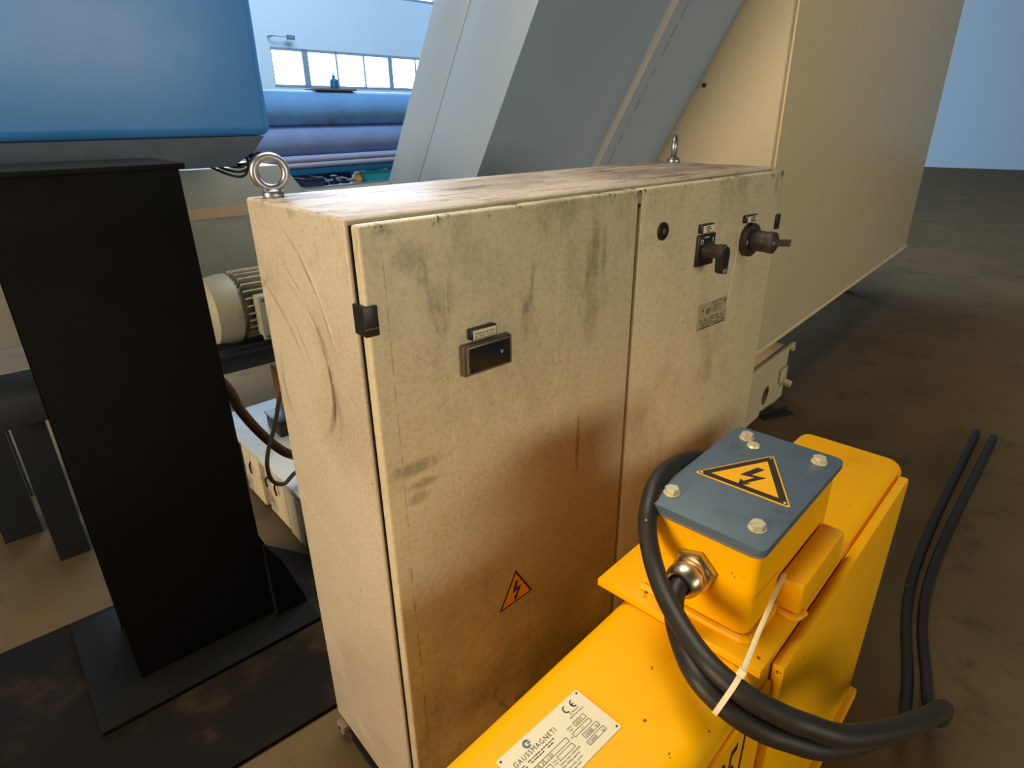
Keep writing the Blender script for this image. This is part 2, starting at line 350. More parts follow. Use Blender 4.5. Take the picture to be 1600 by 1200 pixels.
class Flat:
    """flat print laid in a plane: rectangles and polygons of a hair's thickness"""
    def __init__(s, o, x, y): s.o = Vector(o); s.x = Vector(x).normalized(); s.y = Vector(y).normalized(); s.z = s.x.cross(s.y); s.bm = B()
    def poly(s, pts, h0=0.0, h=.0004):
        a = [s.bm.verts.new(s.o+s.x*u+s.y*v+s.z*h0) for u, v in pts]; b = [s.bm.verts.new(s.o+s.x*u+s.y*v+s.z*(h0+h)) for u, v in pts]
        s.bm.faces.new(a[::-1]); s.bm.faces.new(b); n = len(pts)
        for i in range(n): s.bm.faces.new((a[i], a[(i+1) % n], b[(i+1) % n], b[i]))
        return s
    def rect(s, u0, u1, v0, v1, h0=0.0, h=.0004): return s.poly([(u0, v0), (u1, v0), (u1, v1), (u0, v1)], h0, h)
    def outline(s, u0, u1, v0, v1, w, h0=0.0, h=.0004):
        s.rect(u0, u1, v0, v0+w, h0, h); s.rect(u0, u1, v1-w, v1, h0, h); s.rect(u0, u0+w, v0+w, v1-w, h0, h); return s.rect(u1-w, u1, v0+w, v1-w, h0, h)
    def arc(s, cu, cv, r0, r1, a0, a1, n=16, h0=0.0, h=.0004):
        for i in range(n):
            p, q = a0+(a1-a0)*i/n, a0+(a1-a0)*(i+1)/n
            s.poly([(cu+r0*math.cos(p), cv+r0*math.sin(p)), (cu+r1*math.cos(p), cv+r1*math.sin(p)), (cu+r1*math.cos(q), cv+r1*math.sin(q)), (cu+r0*math.cos(q), cv+r0*math.sin(q))], h0, h)
        return s
def rounded(pts, r, n=4):
    out = []
    for i, p in enumerate(pts):
        p = Vector(p); a = (Vector(pts[i-1])-p).normalized(); b = (Vector(pts[(i+1) % len(pts)])-p).normalized()
        for k in range(n+1):
            t = k/n; out.append(tuple((1-t)**2*(p+a*r)+2*t*(1-t)*p+t*t*(p+b*r)))
    return out
BOLT = [(.30, 1.0), (.02, .50), (.34, .56), (.06, .10), (.02, .22), (-.10, -.20), (.06, .02)]
def lightning(s):   # the high-voltage arrow, in a unit box, scaled
    p = [(.34, 1.0), (.50, 1.0), (.36, .60), (.66, .68), (.40, .20), (.50, .24), (.30, 0.0), (.24, .30), (.33, .25), (.46, .54), (.16, .46)]
    return [((u-.40)*s, (v-.5)*s) for u, v in p]

# ------------------------------------------------------------------ hall
MF = Vector((2.3493, 0.4840, 0)); MR = math.radians(7.5)
mux = Vector((math.cos(MR), math.sin(MR), 0)); muy = Vector((-math.sin(MR), math.cos(MR), 0))
MMAT = Matrix.Translation(MF) @ Matrix.Rotation(MR, 4, 'Z')
def hob(name, bm, mat, parent=None, **k):      # hall axes -> world
    bm.transform(MMAT); return obj(name, bm, mat, parent, **k)
bm = B(); box(bm, -16, 16, -12, 19.5, -.2, 0); f_ = hob('floor', bm, 'floor', smooth=False); tag(f_, kind='structure')
WD = 18.0
cy = (MMAT.inverted() @ cam.location)
KS = (WD-cy.y)/(10-cy.y)
def wx(x): return cy.x+(x-cy.x)*KS
def wz(z): return cy.z+(z-cy.z)*KS
# window bands in the end wall: mullion positions measured, repeated onwards
lowx = [3.395, 3.98, 4.09, 4.67, 4.695, 5.285, 5.31, 5.885, 5.975, 6.575, 6.60, 7.17, 7.195, 7.79, 7.88, 8.46]
zl0, zl1, zu0, zu1 = wz(1.765), wz(2.388), wz(3.37), wz(4.0)
bm = B()
xa, xb = -16, 16
box(bm, xa, xb, WD, WD+.3, 0, zl0); box(bm, xa, wx(3.39), WD, WD+.3, zl0, zl1); box(bm, wx(8.47), xb, WD, WD+.3, zl0, zl1)
box(bm, xa, xb, WD, WD+.3, zl1, zu0); box(bm, xa, wx(3.39), WD, WD+.3, zu0, zu1); box(bm, wx(8.47), xb, WD, WD+.3, zu0, zu1); box(bm, xa, xb, WD, WD+.3, zu1, 9)
tag(hob('wall_back', bm, 'wall', smooth=False), kind='structure')
for wi, (z0, z1) in enumerate(((zl0, zl1), (zu0, zu1))):
    w = empty('window_%d' % (wi+1), MF, MR, kind='structure')
    for i in range(0, len(lowx), 2):
        a, b = wx(lowx[i]), wx(lowx[i+1])
        bm = B(); prism(bm, rounded([(a, z0+.06), (b, z0+.06), (b, z1-.05), (a, z1-.05)], .10), 1, WD+.10, WD+.13); hob('pane', bm, 'pane', w, smooth=False)
    bm = B()
    for i in range(0, len(lowx)-2, 2): box(bm, wx(lowx[i+1])-.01, wx(lowx[i+2])+.01, WD+.0, WD+.16, z0, z1)
    box(bm, wx(3.39), wx(8.47), WD+.0, WD+.16, z0, z0+.09); box(bm, wx(3.39), wx(8.47), WD, WD+.16, z1-.08, z1)
    box(bm, wx(3.385), wx(3.40), WD, WD+.16, z0, z1)
    hob('window_frame', bm, 'winframe', w, smooth=False)
bm = B(); box(bm, 15.7, 16, -12, WD, 0, 9); tag(hob('wall_right', bm, 'wall', smooth=False), kind='structure')
bm = B(); box(bm, -16, -15.7, -12, WD, 0, 9); tag(hob('wall_left', bm, 'wall', smooth=False), kind='structure')

# exit sign on its arm, on the end wall
t_ = empty('exit_sign', MF+muy*(WD-.4)+mux*wx(3.7), MR, 'small blue emergency sign on a bracket high on the pale end wall', 'sign')
bm = B(); box(bm, wx(3.64), wx(3.78), WD-.30, WD-.22, wz(2.495), wz(2.565), .01); hob('sign_box', bm, 'exitblue', t_)
bm = B(); box(bm, wx(3.37), wx(3.63), WD-.28, WD-.25, wz(2.525), wz(2.54)); box(bm, wx(3.365), wx(3.385), WD-.28, WD, wz(2.52), wz(2.545)); hob('bracket', bm, 'clutterlight', t_)
bm = B(); box(bm, wx(3.67), wx(3.69), WD-.305, WD-.295, wz(2.51), wz(2.55)); box(bm, wx(3.71), wx(3.74), WD-.305, WD-.295, wz(2.51), wz(2.55)); hob('pictogram', bm, 'clutterlight', t_)

# long pipes on their rack
PD = 6.0; KP = (PD-cy.y)/(4.5-cy.y)
def px_(x): return cy.x+(x-cy.x)*KP
def pz_(z): return cy.z+(z-cy.z)*KP
def pipe(name, z0, z1, mat, label, x0=-1.2, x1=4.2, dy=0):
    r = (pz_(z1)-pz_(z0))/2; z = (pz_(z1)+pz_(z0))/2
    t = empty(name, MMAT @ Vector((px_(x0), PD+r+dy, z)), MR, label, 'pipe', 'long pipes piled on the rack')
    bm = B(); n = 40
    lathe(bm, (px_(x0), PD+r+dy, z), (1, 0, 0), [(r*.88, .12), (r*.88, 0), (r, 0), (r, px_(x1)-px_(x0)), (r*.88, px_(x1)-px_(x0)), (r*.88, px_(x1)-px_(x0)-.12)], n)
    hob('pipe_wall', bm, mat, t)
    return t
pipe('large_pipe', 1.186, 1.484, 'pipehazeblue', 'thick steel pipe tinted haze blue lying on top of the pipe pile by the windows')
pipe('large_pipe', .936, 1.186, 'pipebrown', 'thick rusty pipe tinted haze violet lying under the haze blue pipe')
pipe('slim_pipe', .885, .936, 'pipegrey', 'slim dusty pipe with the lighter top lying under the thick rusty pipe')
pipe('slim_pipe', .835, .885, 'pipegrey', 'lowest slim dusty pipe resting on the blue rack beam')
r_ = empty('storage_rack', MMAT @ Vector((px_(0.6), PD, 0)), MR, 'blue steel storage rack carrying the long pipes', 'rack')
bm = B(); box(bm, px_(-1.1), px_(4.0), PD+.02, PD+.12, pz_(.775), pz_(.835), .01); hob('beam', bm, 'rackblue', r_)
bm = B(); box(bm, px_(-1.1), px_(4.0), PD+.5, PD+.60, pz_(.775), pz_(.835), .01); hob('beam', bm, 'rackblue', r_)
for x in (-1.1, 2.2, 3.9):
    bm = B(); box(bm, px_(x), px_(x)+.1, PD+.02, PD+.12, 0, pz_(.775)-.002, .01); hob('post', bm, 'rackblue', r_)
    bm = B(); box(bm, px_(x), px_(x)+.1, PD+.5, PD+.6, 0, pz_(.775)-.002, .01); hob('post', bm, 'rackblue', r_)
bm = B(); box(bm, px_(-1.1), px_(3.98), PD+.01, PD+.7, pz_(.648), pz_(.664)); hob('shelf', bm, 'clutterlight', r_)
bm = B(); box(bm, px_(-1.1), px_(3.98), PD+.66, PD+.7, pz_(.664)+.002, pz_(.77)); hob('back_panel', bm, 'clutter', r_)
sh = pz_(.664)+.003
def crate(name, x0, x1, h, mat, label, cat, y0=.05, y1=.4):
    t = empty(name, MMAT @ Vector((px_(x0), PD+y0, sh)), MR, label, cat, 'crates on the rack shelf')
    a, b = px_(x0), px_(x1)
    bm = B(); box(bm, a, b, PD+y0, PD+y1, sh, sh+.02); w = .012
    box(bm, a, b, PD+y0, PD+y0+w, sh+.021, sh+h); box(bm, a, b, PD+y1-w, PD+y1, sh+.021, sh+h); box(bm, a, a+w, PD+y0+w, PD+y1-w, sh+.021, sh+h); box(bm, b-w, b, PD+y0+w, PD+y1-w, sh+.021, sh+h)
    hob('walls', bm, mat, t)
    bm = B(); box(bm, a-.008, b+.008, PD+y0-.008, PD+y0, sh+h-.025, sh+h); box(bm, a-.008, a-.001, PD+y0+.001, PD+y1, sh+h-.025, sh+h); box(bm, b+.001, b+.008, PD+y0+.001, PD+y1, sh+h-.025, sh+h); hob('rim', bm, mat, t)
    return t
crate('plastic_crate', 1.10, 1.40, .125, 'teal', 'teal plastic crate on the rack shelf under the pipes', 'crate')
crate('plastic_crate', .40, .60, .10, 'clutter', 'dark blue crate at the left end of the rack shelf in view', 'crate')
t_ = empty('tan_sack', MMAT @ Vector((px_(1.03), PD+.12, sh)), MR, 'small tan sack slumped beside the teal crate on the shelf', 'sack')
bm = B(); lathe(bm, (px_(1.03), PD+.14, sh), (0, 0, 1), [(0, 0), (.06, 0), (.075, .03), (.06, .075), (.03, .10), (.035, .115), (0, .118)], 16); hob('sack_body', bm, 'tan', t_)
for i, (x, hh, lb) in enumerate(((.66, .075, 'dark lump of machine parts beside the dark blue crate'), (.78, .10, 'middle dark lump of machine parts on the rack shelf'), (.90, .06, 'dark lump of machine parts next to the tan sack'), (1.47, .11, 'dark coil of parts to the right of the teal crate'))):
    t_ = empty('machine_part', MMAT @ Vector((px_(x), PD+.2, sh)), MR, lb, 'machine part', 'machine parts on the rack shelf')
    bm = B(); lathe(bm, (px_(x), PD+.18, sh), (0, 0, 1), [(.06, 0), (.065, hh*.4), (.045, hh*.5), (.045, hh*.9), (.03, hh)], 14); hob('hub', bm, 'clutter', t_)
    bm = B(); cyl(bm, (px_(x)-.05, PD+.06, sh+hh*.7), (px_(x)+.05, PD+.05, sh+hh*.75), .012); hob('rod', bm, 'clutterlight', t_)
# things lying on the blue pipe
zt = pz_(1.484)
t_ = empty('wooden_board', MMAT @ Vector((px_(.88), PD+.17, zt)), MR, 'short dusty board lying across the top of the blue pipe', 'board')
bm = B(); box(bm, px_(.67), px_(1.10), PD+.08, PD+.34, zt, zt+.022, .004); hob('board', bm, 'board', t_)
t_ = empty('blue_canister', MMAT @ Vector((px_(.92), PD+.2, zt+.022)), MR, 'small blue canister with a thin nozzle standing on the board', 'canister')
bm = B(); lathe(bm, (px_(.92), PD+.2, zt+.0225), (0, 0, 1), [(.045, 0), (.05, .01), (.05, .09), (.04, .105), (.018, .115), (.016, .13)], 18); hob('canister_body', bm, 'bluebottle', t_)
bm = B(); lathe(bm, (px_(.92), PD+.2, zt+.153), (0, 0, 1), [(.02, 0), (.02, .015), (.008, .02), (.006, .05)], 12); hob('nozzle', bm, 'rackblue', t_)

# ------------------------------------------------------------------ machine with the inclined chip conveyor
mt = empty('machine_enclosure', MF, MR, 'warm grey sheet metal machine enclosure with sloping side behind the cabinet', 'machine')
SL = math.tan(math.radians(61))
def inc(y, z=None): return 1.078+(.466-y)*1.81          # underside line, height over the hall y
# side panel (facing left) under the conveyor and the front panel
bm = B(); prism(bm, [(0.004, .36), (0.004, 1.90), (.466, 1.078-.006), (.86, .365)], 0, -.523, -.503); hob('side_panel', bm, 'machine', mt, smooth=False)
bm = B()
e1 = [(.0045, inc(.0045)-.001), (.466, 1.071), (.86, .367), (.835, .367), (.441, 1.071), (.0045, inc(.0045)-.046)]
prism(bm, e1, 0, -.5285, -.5232); hob('side_flange', bm, 'machine', mt, smooth=False)
bm = B(); box(bm, -.523, 2.4, 0, .018, .36, 2.6, .004); hob('front_panel', bm, 'machine', mt)
bm = B(); box(bm, -.526, -.512, -.004, .0035, .36, 2.6, .002); hob('corner_trim', bm, 'machine_edge', mt)
bm = B(); prism(bm, [(-.010, .345), (.02, .338), (.02, .36), (-.004, .36)], 0, -.523, 2.4); hob('bottom_trim', bm, 'machine_edge', mt, smooth=False)
bm = B(); box(bm, -.50, 2.39, .03, .9, .37, 1.05, .01); hob('inner_body', bm, 'darknavy', mt)
for (y, z) in ((.304, 1.352), (.462, 1.063), (.15, 1.62)):
    bm = B(); lathe(bm, (-.5286, y-.018, z-.022), (-1, 0, 0), [(.0075, 0), (.0075, .002), (.005, .003), (.004, .0015), (0, .0015)], 14); hob('screw', bm, 'black', mt)
for (x, z) in ((-.40, 1.30), (-.405, 1.20), (-.395, 1.62)):
    bm = B(); lathe(bm, (x, 0, z), (0, -1, 0), [(.006, 0), (.005, .002), (0, .0025)], 10); hob('rivet', bm, 'machine_edge', mt)
for x in (-.45, 2.2):
    for y in (.3, .75): bm = B(); box(bm, x, x+.08, y, y+.08, 0, .366); hob('foot', bm, 'darknavy', mt, smooth=False)

ch = empty('chip_conveyor', MMAT @ Vector((-1.0, .9, 0)), MR, 'pale grey chip conveyor chute rising at a steep slant behind the cabinet', 'conveyor')
def slab(x0, x1, t0, t1, zb=.35, zt=2.75, bev=.0):   # a piece of the inclined chute: t = offset behind the underside, along hall y
    bm = B(); yb = .466-(zb-1.078)/1.81; yt = .466-(zt-1.078)/1.81
    prism(bm, [(yb+t0, zb), (yt+t0, zt), (yt+t1, zt), (yb+t1, zb)], 0, x0, x1, bev); return bm
hob('chute', slab(-1.52, -.95, .0, .362), 'shaft', ch, smooth=False)
hob('chute_cover', slab(-1.5272, -1.5205, .2262, .366, bev=.002), 'shaft', ch)
hob('side_skin', slab(-1.5245, -1.5203, -.003, .228, bev=.0015), 'shaft', ch)
hob('chute_underside', slab(-.885, -.530, -.016, .362), 'shaft', ch, smooth=False)
hob('rib', slab(-.9495, -.887, -.020, .10), 'shaft', ch, smooth=False)
hob('rib_lip', slab(-.953, -.9498, -.024, .02), 'lit_rib', ch, smooth=False)
bm = B(); random.seed(8)
for i in range(26):
    z = .95+i*.05; y = .466-(z-1.078)/1.81; l = random.uniform(.022, .052); w = random.uniform(.0012, .003)
    prism(bm, [(y-.0175, z), (y-.0175-l/1.81, z+l), (y-.0160-l/1.81, z+l), (y-.0160, z)], 0, -.885+random.uniform(0, .003), -.885+.003+w)
tag(hob('seam', bm, 'seal', ch, smooth=False), kind='stuff')
bm = B(); box(bm, -1.15, -.56, .95, 2.6, .12, .55, .01); hob('horizontal_trough', bm, 'shaft', ch)
for x in (-1.1, -.66):
    for y in (1.0, 2.4): bm = B(); box(bm, x, x+.08, y, y+.08, 0, .12); hob('foot', bm, 'darknavy', ch, smooth=False)

# coolant tray on the floor under the machine front
tr = empty('coolant_tray', MF+mux*(-.2), MR, 'grey sheet metal tray with a round hole on the floor under the machine', 'tray')
bm = B()
# front sheet with an oval hole
def holed(bm, x0, x1, z0, z1, hx, hz, r, y, th, n=24):
    ring = [(hx+r*math.cos(2*PI*i/n), hz+r*math.sin(2*PI*i/n)) for i in range(n)]
    out = []
    for i in range(n):
        a = 2*PI*i/n; c, s_ = math.cos(a), math.sin(a)
        k = min(((x1-hx)/c if c > 0 else (x0-hx)/c) if abs(c) > 1e-6 else 9, ((z1-hz)/s_ if s_ > 0 else (z0-hz)/s_) if abs(s_) > 1e-6 else 9)
        out.append((hx+c*k, hz+s_*k))
    corners = [(x1, z1), (x0, z1), (x0, z0), (x1, z0)]
    for yy in (y, y+th):
        ri = [bm.verts.new((u, yy, v)) for u, v in ring]; ro = [bm.verts.new((u, yy, v)) for u, v in out]
        for i in range(n):
            j = (i+1) % n
            bm.faces.new((ri[i], ri[j], ro[j], ro[i]))
            for (cx_, cz_) in corners:
                a0, a1 = math.atan2(out[i][1]-hz, out[i][0]-hx), math.atan2(out[j][1]-hz, out[j][0]-hx)
                ac = math.atan2(cz_-hz, cx_-hx)
                d1 = (ac-a0) % (2*PI); d2 = (a1-a0) % (2*PI)
                if 1e-6 < d1 < d2-1e-6: bm.faces.new((ro[i], bm.verts.new((cx_, yy, cz_)), ro[j]))
        if yy == y: r0 = ri
        else:
            for i in range(n): bm.faces.new((r0[i], r0[(i+1) % n], ri[(i+1) % n], ri[i]))
holed(bm, -.95, .03, .003, .258, -.205, .085, .045, 0, .004)
hob('front_sheet', bm, 'machine', tr, smooth=False)
bm = B(); box(bm, .0265, .0305, .0045, .26, .003, .258); box(bm, -.95, .026, .256, .26, .003, .258); box(bm, -.95, -.946, .0045, .2555, .003, .258); box(bm, -.9455, .026, .0045, .2555, .003, .007); hob('tray_walls', bm, 'machine', tr, smooth=False)
bm = B(); box(bm, -.95, .05, -.018, .012, .2585, .272, .003); box(bm, .030, .052, -.018, -.003, .232, .258, .003); hob('rim', bm, 'machine_edge', tr)
bm = B(); box(bm, -.065, .02, -.012, -.0005, .095, .165, .004); hob('bracket', bm, 'machine', tr)
bm = B(); cyl(bm, (-.015, -.0125, .095), (-.015, -.045, .088), .016); hob('drain_spout', bm, 'machine_edge', tr)
bm = B(); lathe(bm, (-.205, .06, .085), (0, 1, 0), [(.05, 0), (.05, .05), (0, .05)], 20); hob('pipe_stub', bm, 'seal', tr)
t_ = empty('steel_bar', (2.165, .405, 0), math.radians(-20), 'short black steel angle bar on the floor beside the tray', 'bar')
SB = Matrix.Translation((2.165, .405, 0)) @ Matrix.Rotation(math.radians(-20), 4, 'Z')
bm = B(); box(bm, -.08, .08, -.024, .024, 0.001, .006); box(bm, -.08, .08, .019, .024, .0065, .022); bm.transform(SB); obj('angle', bm, 'seal', t_, smooth=False)

# ------------------------------------------------------------------ left: black column, plate, blue enclosure, motor, base
pl = empty('floor_plate', (-.25, .7, 0), 0, 'dark oily steel plate lying on the floor behind the cabinet', 'plate')
bm = B(); prism(bm, [(-.95, .385), (.03, .357), (.26, .35), (.20, .893), (.10, 1.06), (-.95, 1.06)], 2, .001, .012); obj('plate_sheet', bm, 'plate', pl, smooth=False)
co = empty('steel_column', (-.15, .83, .012), 0, 'black steel column with a gusseted foot at the left edge', 'column')
bm = B(); box(bm, -.30, .022, .72, .732, .0245, 1.15); box(bm, -.30, .022, .93, .942, .0245, 1.15); box(bm, -.146, -.134, .7325, .9295, .0245, 1.15); obj('column_profile', bm, 'blacksteel', co, smooth=False)
bm = B(); box(bm, -.40, .105, .62, 1.03, .0125, .024, .003); obj('base_plate', bm, 'blacksteel', co)
bm = B(); prism(bm, [(.0225, .0245), (.104, .0245), (.100, .05), (.058, .19), (.030, .245), (.0225, .25)], 1, .70, .712); obj('gusset', bm, 'blacksteel', co, smooth=False)
bm = B(); prism(bm, [(.0225, .0245), (.104, .0245), (.100, .05), (.058, .19), (.030, .245), (.0225, .25)], 1, .95, .962); obj('gusset', bm, 'blacksteel', co, smooth=False)
bm = B(); box(bm, -.34, .03, .70, .96, 1.151, 1.163, .003); obj('head_plate', bm, 'blacksteel', co)

be = empty('blue_enclosure', (.05, 1.0, 1.164), 0, 'blue rounded enclosure standing at the upper left edge', 'enclosure')
bm = B(); box(bm, -.42, .345, 1.04, 1.55, 1.200, 1.95, .022, 4); obj('enclosure_shell', bm, 'blueplastic', be)
bm = B(); prism(bm, [(-.40, 1.199), (.33, 1.199), (.30, 1.165), (.24, 1.128), (-.3, 1.128)], 1, 1.06, 1.40); obj('lower_skirt', bm, 'bluedark', be, smooth=False)
for k, (x, dz, y) in enumerate(((.262, .0, 1.05), (.275, .01, 1.053), (.25, -.008, 1.049), (.29, .016, 1.056))):
    bm = B(); tube(bm, [(x-.06, 1.20, 1.14), (x-.02, y+.02, 1.115+dz), (x+.012, y-.0, 1.125+dz*2), (x+.03, y+.03, 1.15), (x+.02, 1.2, 1.16)], .0035, 8); obj('cable', bm, 'seal', be)

gh = empty('grey_housing', (.4, 1.6, 0), 0, 'pale grey machine housing with a slanted end behind the left of the cabinet', 'machine housing')
hp = [(-.6, .655), (.82, .655), (.79, .75), (.607, 1.011), (.55, 1.088), (.535, 1.098), (-.6, 1.098)]
bm = B(); prism(bm, hp, 1, 1.50, 2.1, .006); obj('housing_shell', bm, 'greyhousing', gh)
bm = B(); prism(bm, [(-.6, .948), (.652, .948), (.629, .982), (-.6, .982)], 1, 1.497, 1.4995); obj('tan_band', bm, 'ochreband', gh, smooth=False)
bm = B(); tube(bm, [(.455, 1.4985, 1.085), (.462, 1.4980, 1.05), (.470, 1.4985, 1.02)], .0022, 6); obj('slot', bm, 'seal', gh)
for (xa_, xb_, ya_, yb_) in ((-.5, -.4, 1.62, 1.7), (.69, .78, 1.72, 1.85), (-.5, -.4, 1.9, 2.0)):
    bm = B(); box(bm, xa_, xb_, ya_, yb_, 0, .654); obj('leg', bm, 'darknavy', gh, smooth=False)

mo = empty('electric_motor', (.4, 1.4, .56), 0, 'grey ribbed electric motor with a terminal box below the grey housing', 'motor')
bm = B(); cyl(bm, (.262, 1.385, .685), (.60, 1.385, .685), .085, 32); obj('barrel', bm, 'motor', mo)
fin = None
for k in range(15):
    a = -.35+k*.22
    bm = B(); box(bm, .275, .59, -.0025, .0025, .0855, .112, .001, 1)
    bm.transform(Matrix.Translation((0, 1.385, .685)) @ Matrix.Rotation(a, 4, 'X')); obj('cooling_fin', bm, 'motor', mo)
bm = B(); lathe(bm, (.261, 1.385, .68), (-1, 0, 0), [(.10, 0), (.112, .004), (.112, .03), (.105, .075), (.07, .10), (0, .105)], 36); obj('end_bell', bm, 'motor', mo)
tb = None
bm = B(); box(bm, .297, .46, 1.24, 1.29, .605, .735, .006, 3); tb = obj('terminal_box', bm, 'motor', mo)
bm = B(); box(bm, .292, .465, 1.226, 1.2395, .600, .740, .004, 2); lid = obj('box_lid', bm, 'greyhousing', tb)
for (x, z) in ((.304, .612), (.304, .728), (.453, .612), (.453, .728)):
    bm = B(); lathe(bm, (x, 1.226, z), (0, -1, 0), [(.006, 0), (.006, .002), (0, .003)], 10); obj('screw', bm, 'chrome', tb)
dk = empty('dark_bracket', (.3, 1.4, .2), 0, 'dark navy steel motor carrier below the ribbed motor', 'bracket')
bm = B(); box(bm, -.4, .62, 1.36, 1.6, .47, .556, .006); obj('carrier_beam', bm, 'darknavy', dk)
bm = B(); box(bm, .1, .5, 1.30, 1.355, .545, .558, .003); obj('flange', bm, 'darknavy', dk)
bm = B(); box(bm, .54, .61, 1.4, 1.44, .216, .469); obj('leg', bm, 'darknavy', dk, smooth=False)
bm = B(); box(bm, -.38, -.30, 1.4, 1.55, 0, .469); obj('leg', bm, 'darknavy', dk, smooth=False)
rb = empty('rusty_block', (.45, 1.55, .214), 0, 'orange rusty steel block on the cream machine base', 'block')
bm = B(); box(bm, .40, .60, 1.45, 1.56, .2155, .40, .006); obj('block_body', bm, 'rust', rb)
bm = B(); cyl(bm, (.45, 1.45, .36), (.45, 1.43, .36), .02, 6); obj('bolt', bm, 'rust', rb)
rb2 = empty('black_box', (.38, 1.53, .214), 0, 'small black steel box on the cream base in front of the rusty block', 'box')
bm = B(); box(bm, .31, .395, 1.30, 1.42, .2155, .27, .003); obj('box_body', bm, 'black', rb2)
bm = B(); box(bm, .305, .398, 1.295, 1.425, .2705, .276, .002); obj('lid', bm, 'black', rb2)

ba = empty('machine_bed', (.5, 1.2, 0), 0, 'cream stained cast machine base on the floor behind the cabinet', 'machine base')
bm = B(); prism(bm, [(.20, .86), (.20, 1.42), (.235, 1.64), (.66, 1.66), (.66, .86)], 2, .192, .214, .004); obj('top_slab', bm, 'creamtop', ba)
for k, (y0, y1, dx) in enumerate(((.87, 1.045, .0), (1.062, 1.225, .004), (1.25, 1.415, -.003))):
    bm = B(); box(bm, .205+dx, .5, y0, y1, .004, .190, .006, 2)
    for v in bm.verts:
        n = mnoise.noise(v.co*14)
        v.co.z += n*.004 if v.co.z < .05 else 0; v.co.y += n*.004
    obj('base_block', bm, 'cream', ba)
bm = B(); box(bm, .245, .64, .88, 1.62, .002, .188); obj('core', bm, 'darknavy', ba, smooth=False)
for (y, z, s) in ((1.10, .15, 1), (1.18, .14, .8), (1.33, .13, 1)):
    bm = B(); tube(bm, [(.203, y, z+.02*s), (.199, y+.012, z), (.200, y+.008, z-.03*s)], .0035, 6); obj('casting_handle', bm, 'seal', ba)
bm = B(); tube(bm, [(-.12, 1.0, .95), (-.02, .95, .76), (.076, .95, .602), (.102, .95, .519), (.14, .95, .437), (.183, .95, .369), (.221, .955, .329), (.30, .98, .27), (.40, 1.02, .235)], .0135, 14)
t_ = obj('hydraulic_hose', bm, 'hose'); tag(t_, 'thick brown rubber hose sagging over the cream machine base', 'hose')
bm = B(); tube(bm, [(.36, 1.12, .60), (.26, .98, .58), (.213, .95, .522), (.184, .94, .452), (.148, .93, .382), (.134, .92, .336), (.141, .92, .29), (.174, .93, .262), (.219, .95, .272), (.30, 1.0, .255), (.38, 1.1, .235)], .006, 10)
t_ = obj('grey_cable', bm, 'greycable'); tag(t_, 'thin grey cable looping in front of the cream machine base', 'cable')

# ------------------------------------------------------------------ electrical cabinet
D, H = .308, 1.131
ca = empty('electrical_cabinet', (0, 0, .05), 0, 'large grimy beige two-door electrical cabinet standing on the floor', 'cabinet')
bm = B(); box(bm, 0, 1, 0, D, .05, H, .0045, 3); obj('body', bm, 'body', ca)
bm = B(); box(bm, .003, .997, -.003, -.0003, 1.1265, 1.1295, .001, 1); obj('rain_lip', bm, 'body', ca)
bm = B(); box(bm, .0045, .992, -.0030, -.0003, .062, 1.1225); box(bm, .030, .990, -.0078, -.0031, .065, 1.118); obj('door_seal', bm, 'seal', ca, smooth=False)
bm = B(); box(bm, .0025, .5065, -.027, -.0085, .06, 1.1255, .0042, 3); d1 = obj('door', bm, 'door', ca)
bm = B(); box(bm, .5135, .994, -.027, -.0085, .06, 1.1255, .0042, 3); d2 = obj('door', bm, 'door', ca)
bm = B(); cyl(bm, (.51, -.0062, 1.1), (.51, -.026, 1.1), .0032, 10); obj('plug', bm, 'seal', ca)
def hinge(parent, x0, x1, z0, z1):
    bm = B(); box(bm, x0, x1, -.0315, -.0275, z0, z1, .0015); box(bm, x0, x0+.005, -.0275, -.004, z0, z1, .001, 1); h = obj('hinge', bm, 'black', parent)
    bm = B(); box(bm, x0-.0003, x1-.002, -.0325, -.0316, z0+.0095, z0+.0115); obj('pin_line', bm, 'bezel', h, smooth=False)
hinge(d1, -.0040, .0150, .996, 1.0335)
bm = B(); box(bm, .981, .9975, -.0315, -.0275, 1.006, 1.037, .0015); box(bm, .9945, .9975, -.0275, -.004, 1.006, 1.037); obj('hinge', bm, 'black', d2)
# front-side plane helper
FX, FZ = Vector((1, 0, 0)), Vector((0, 0, 1))
def front(y, x, z): return Flat((x, y, z), FX, FZ)
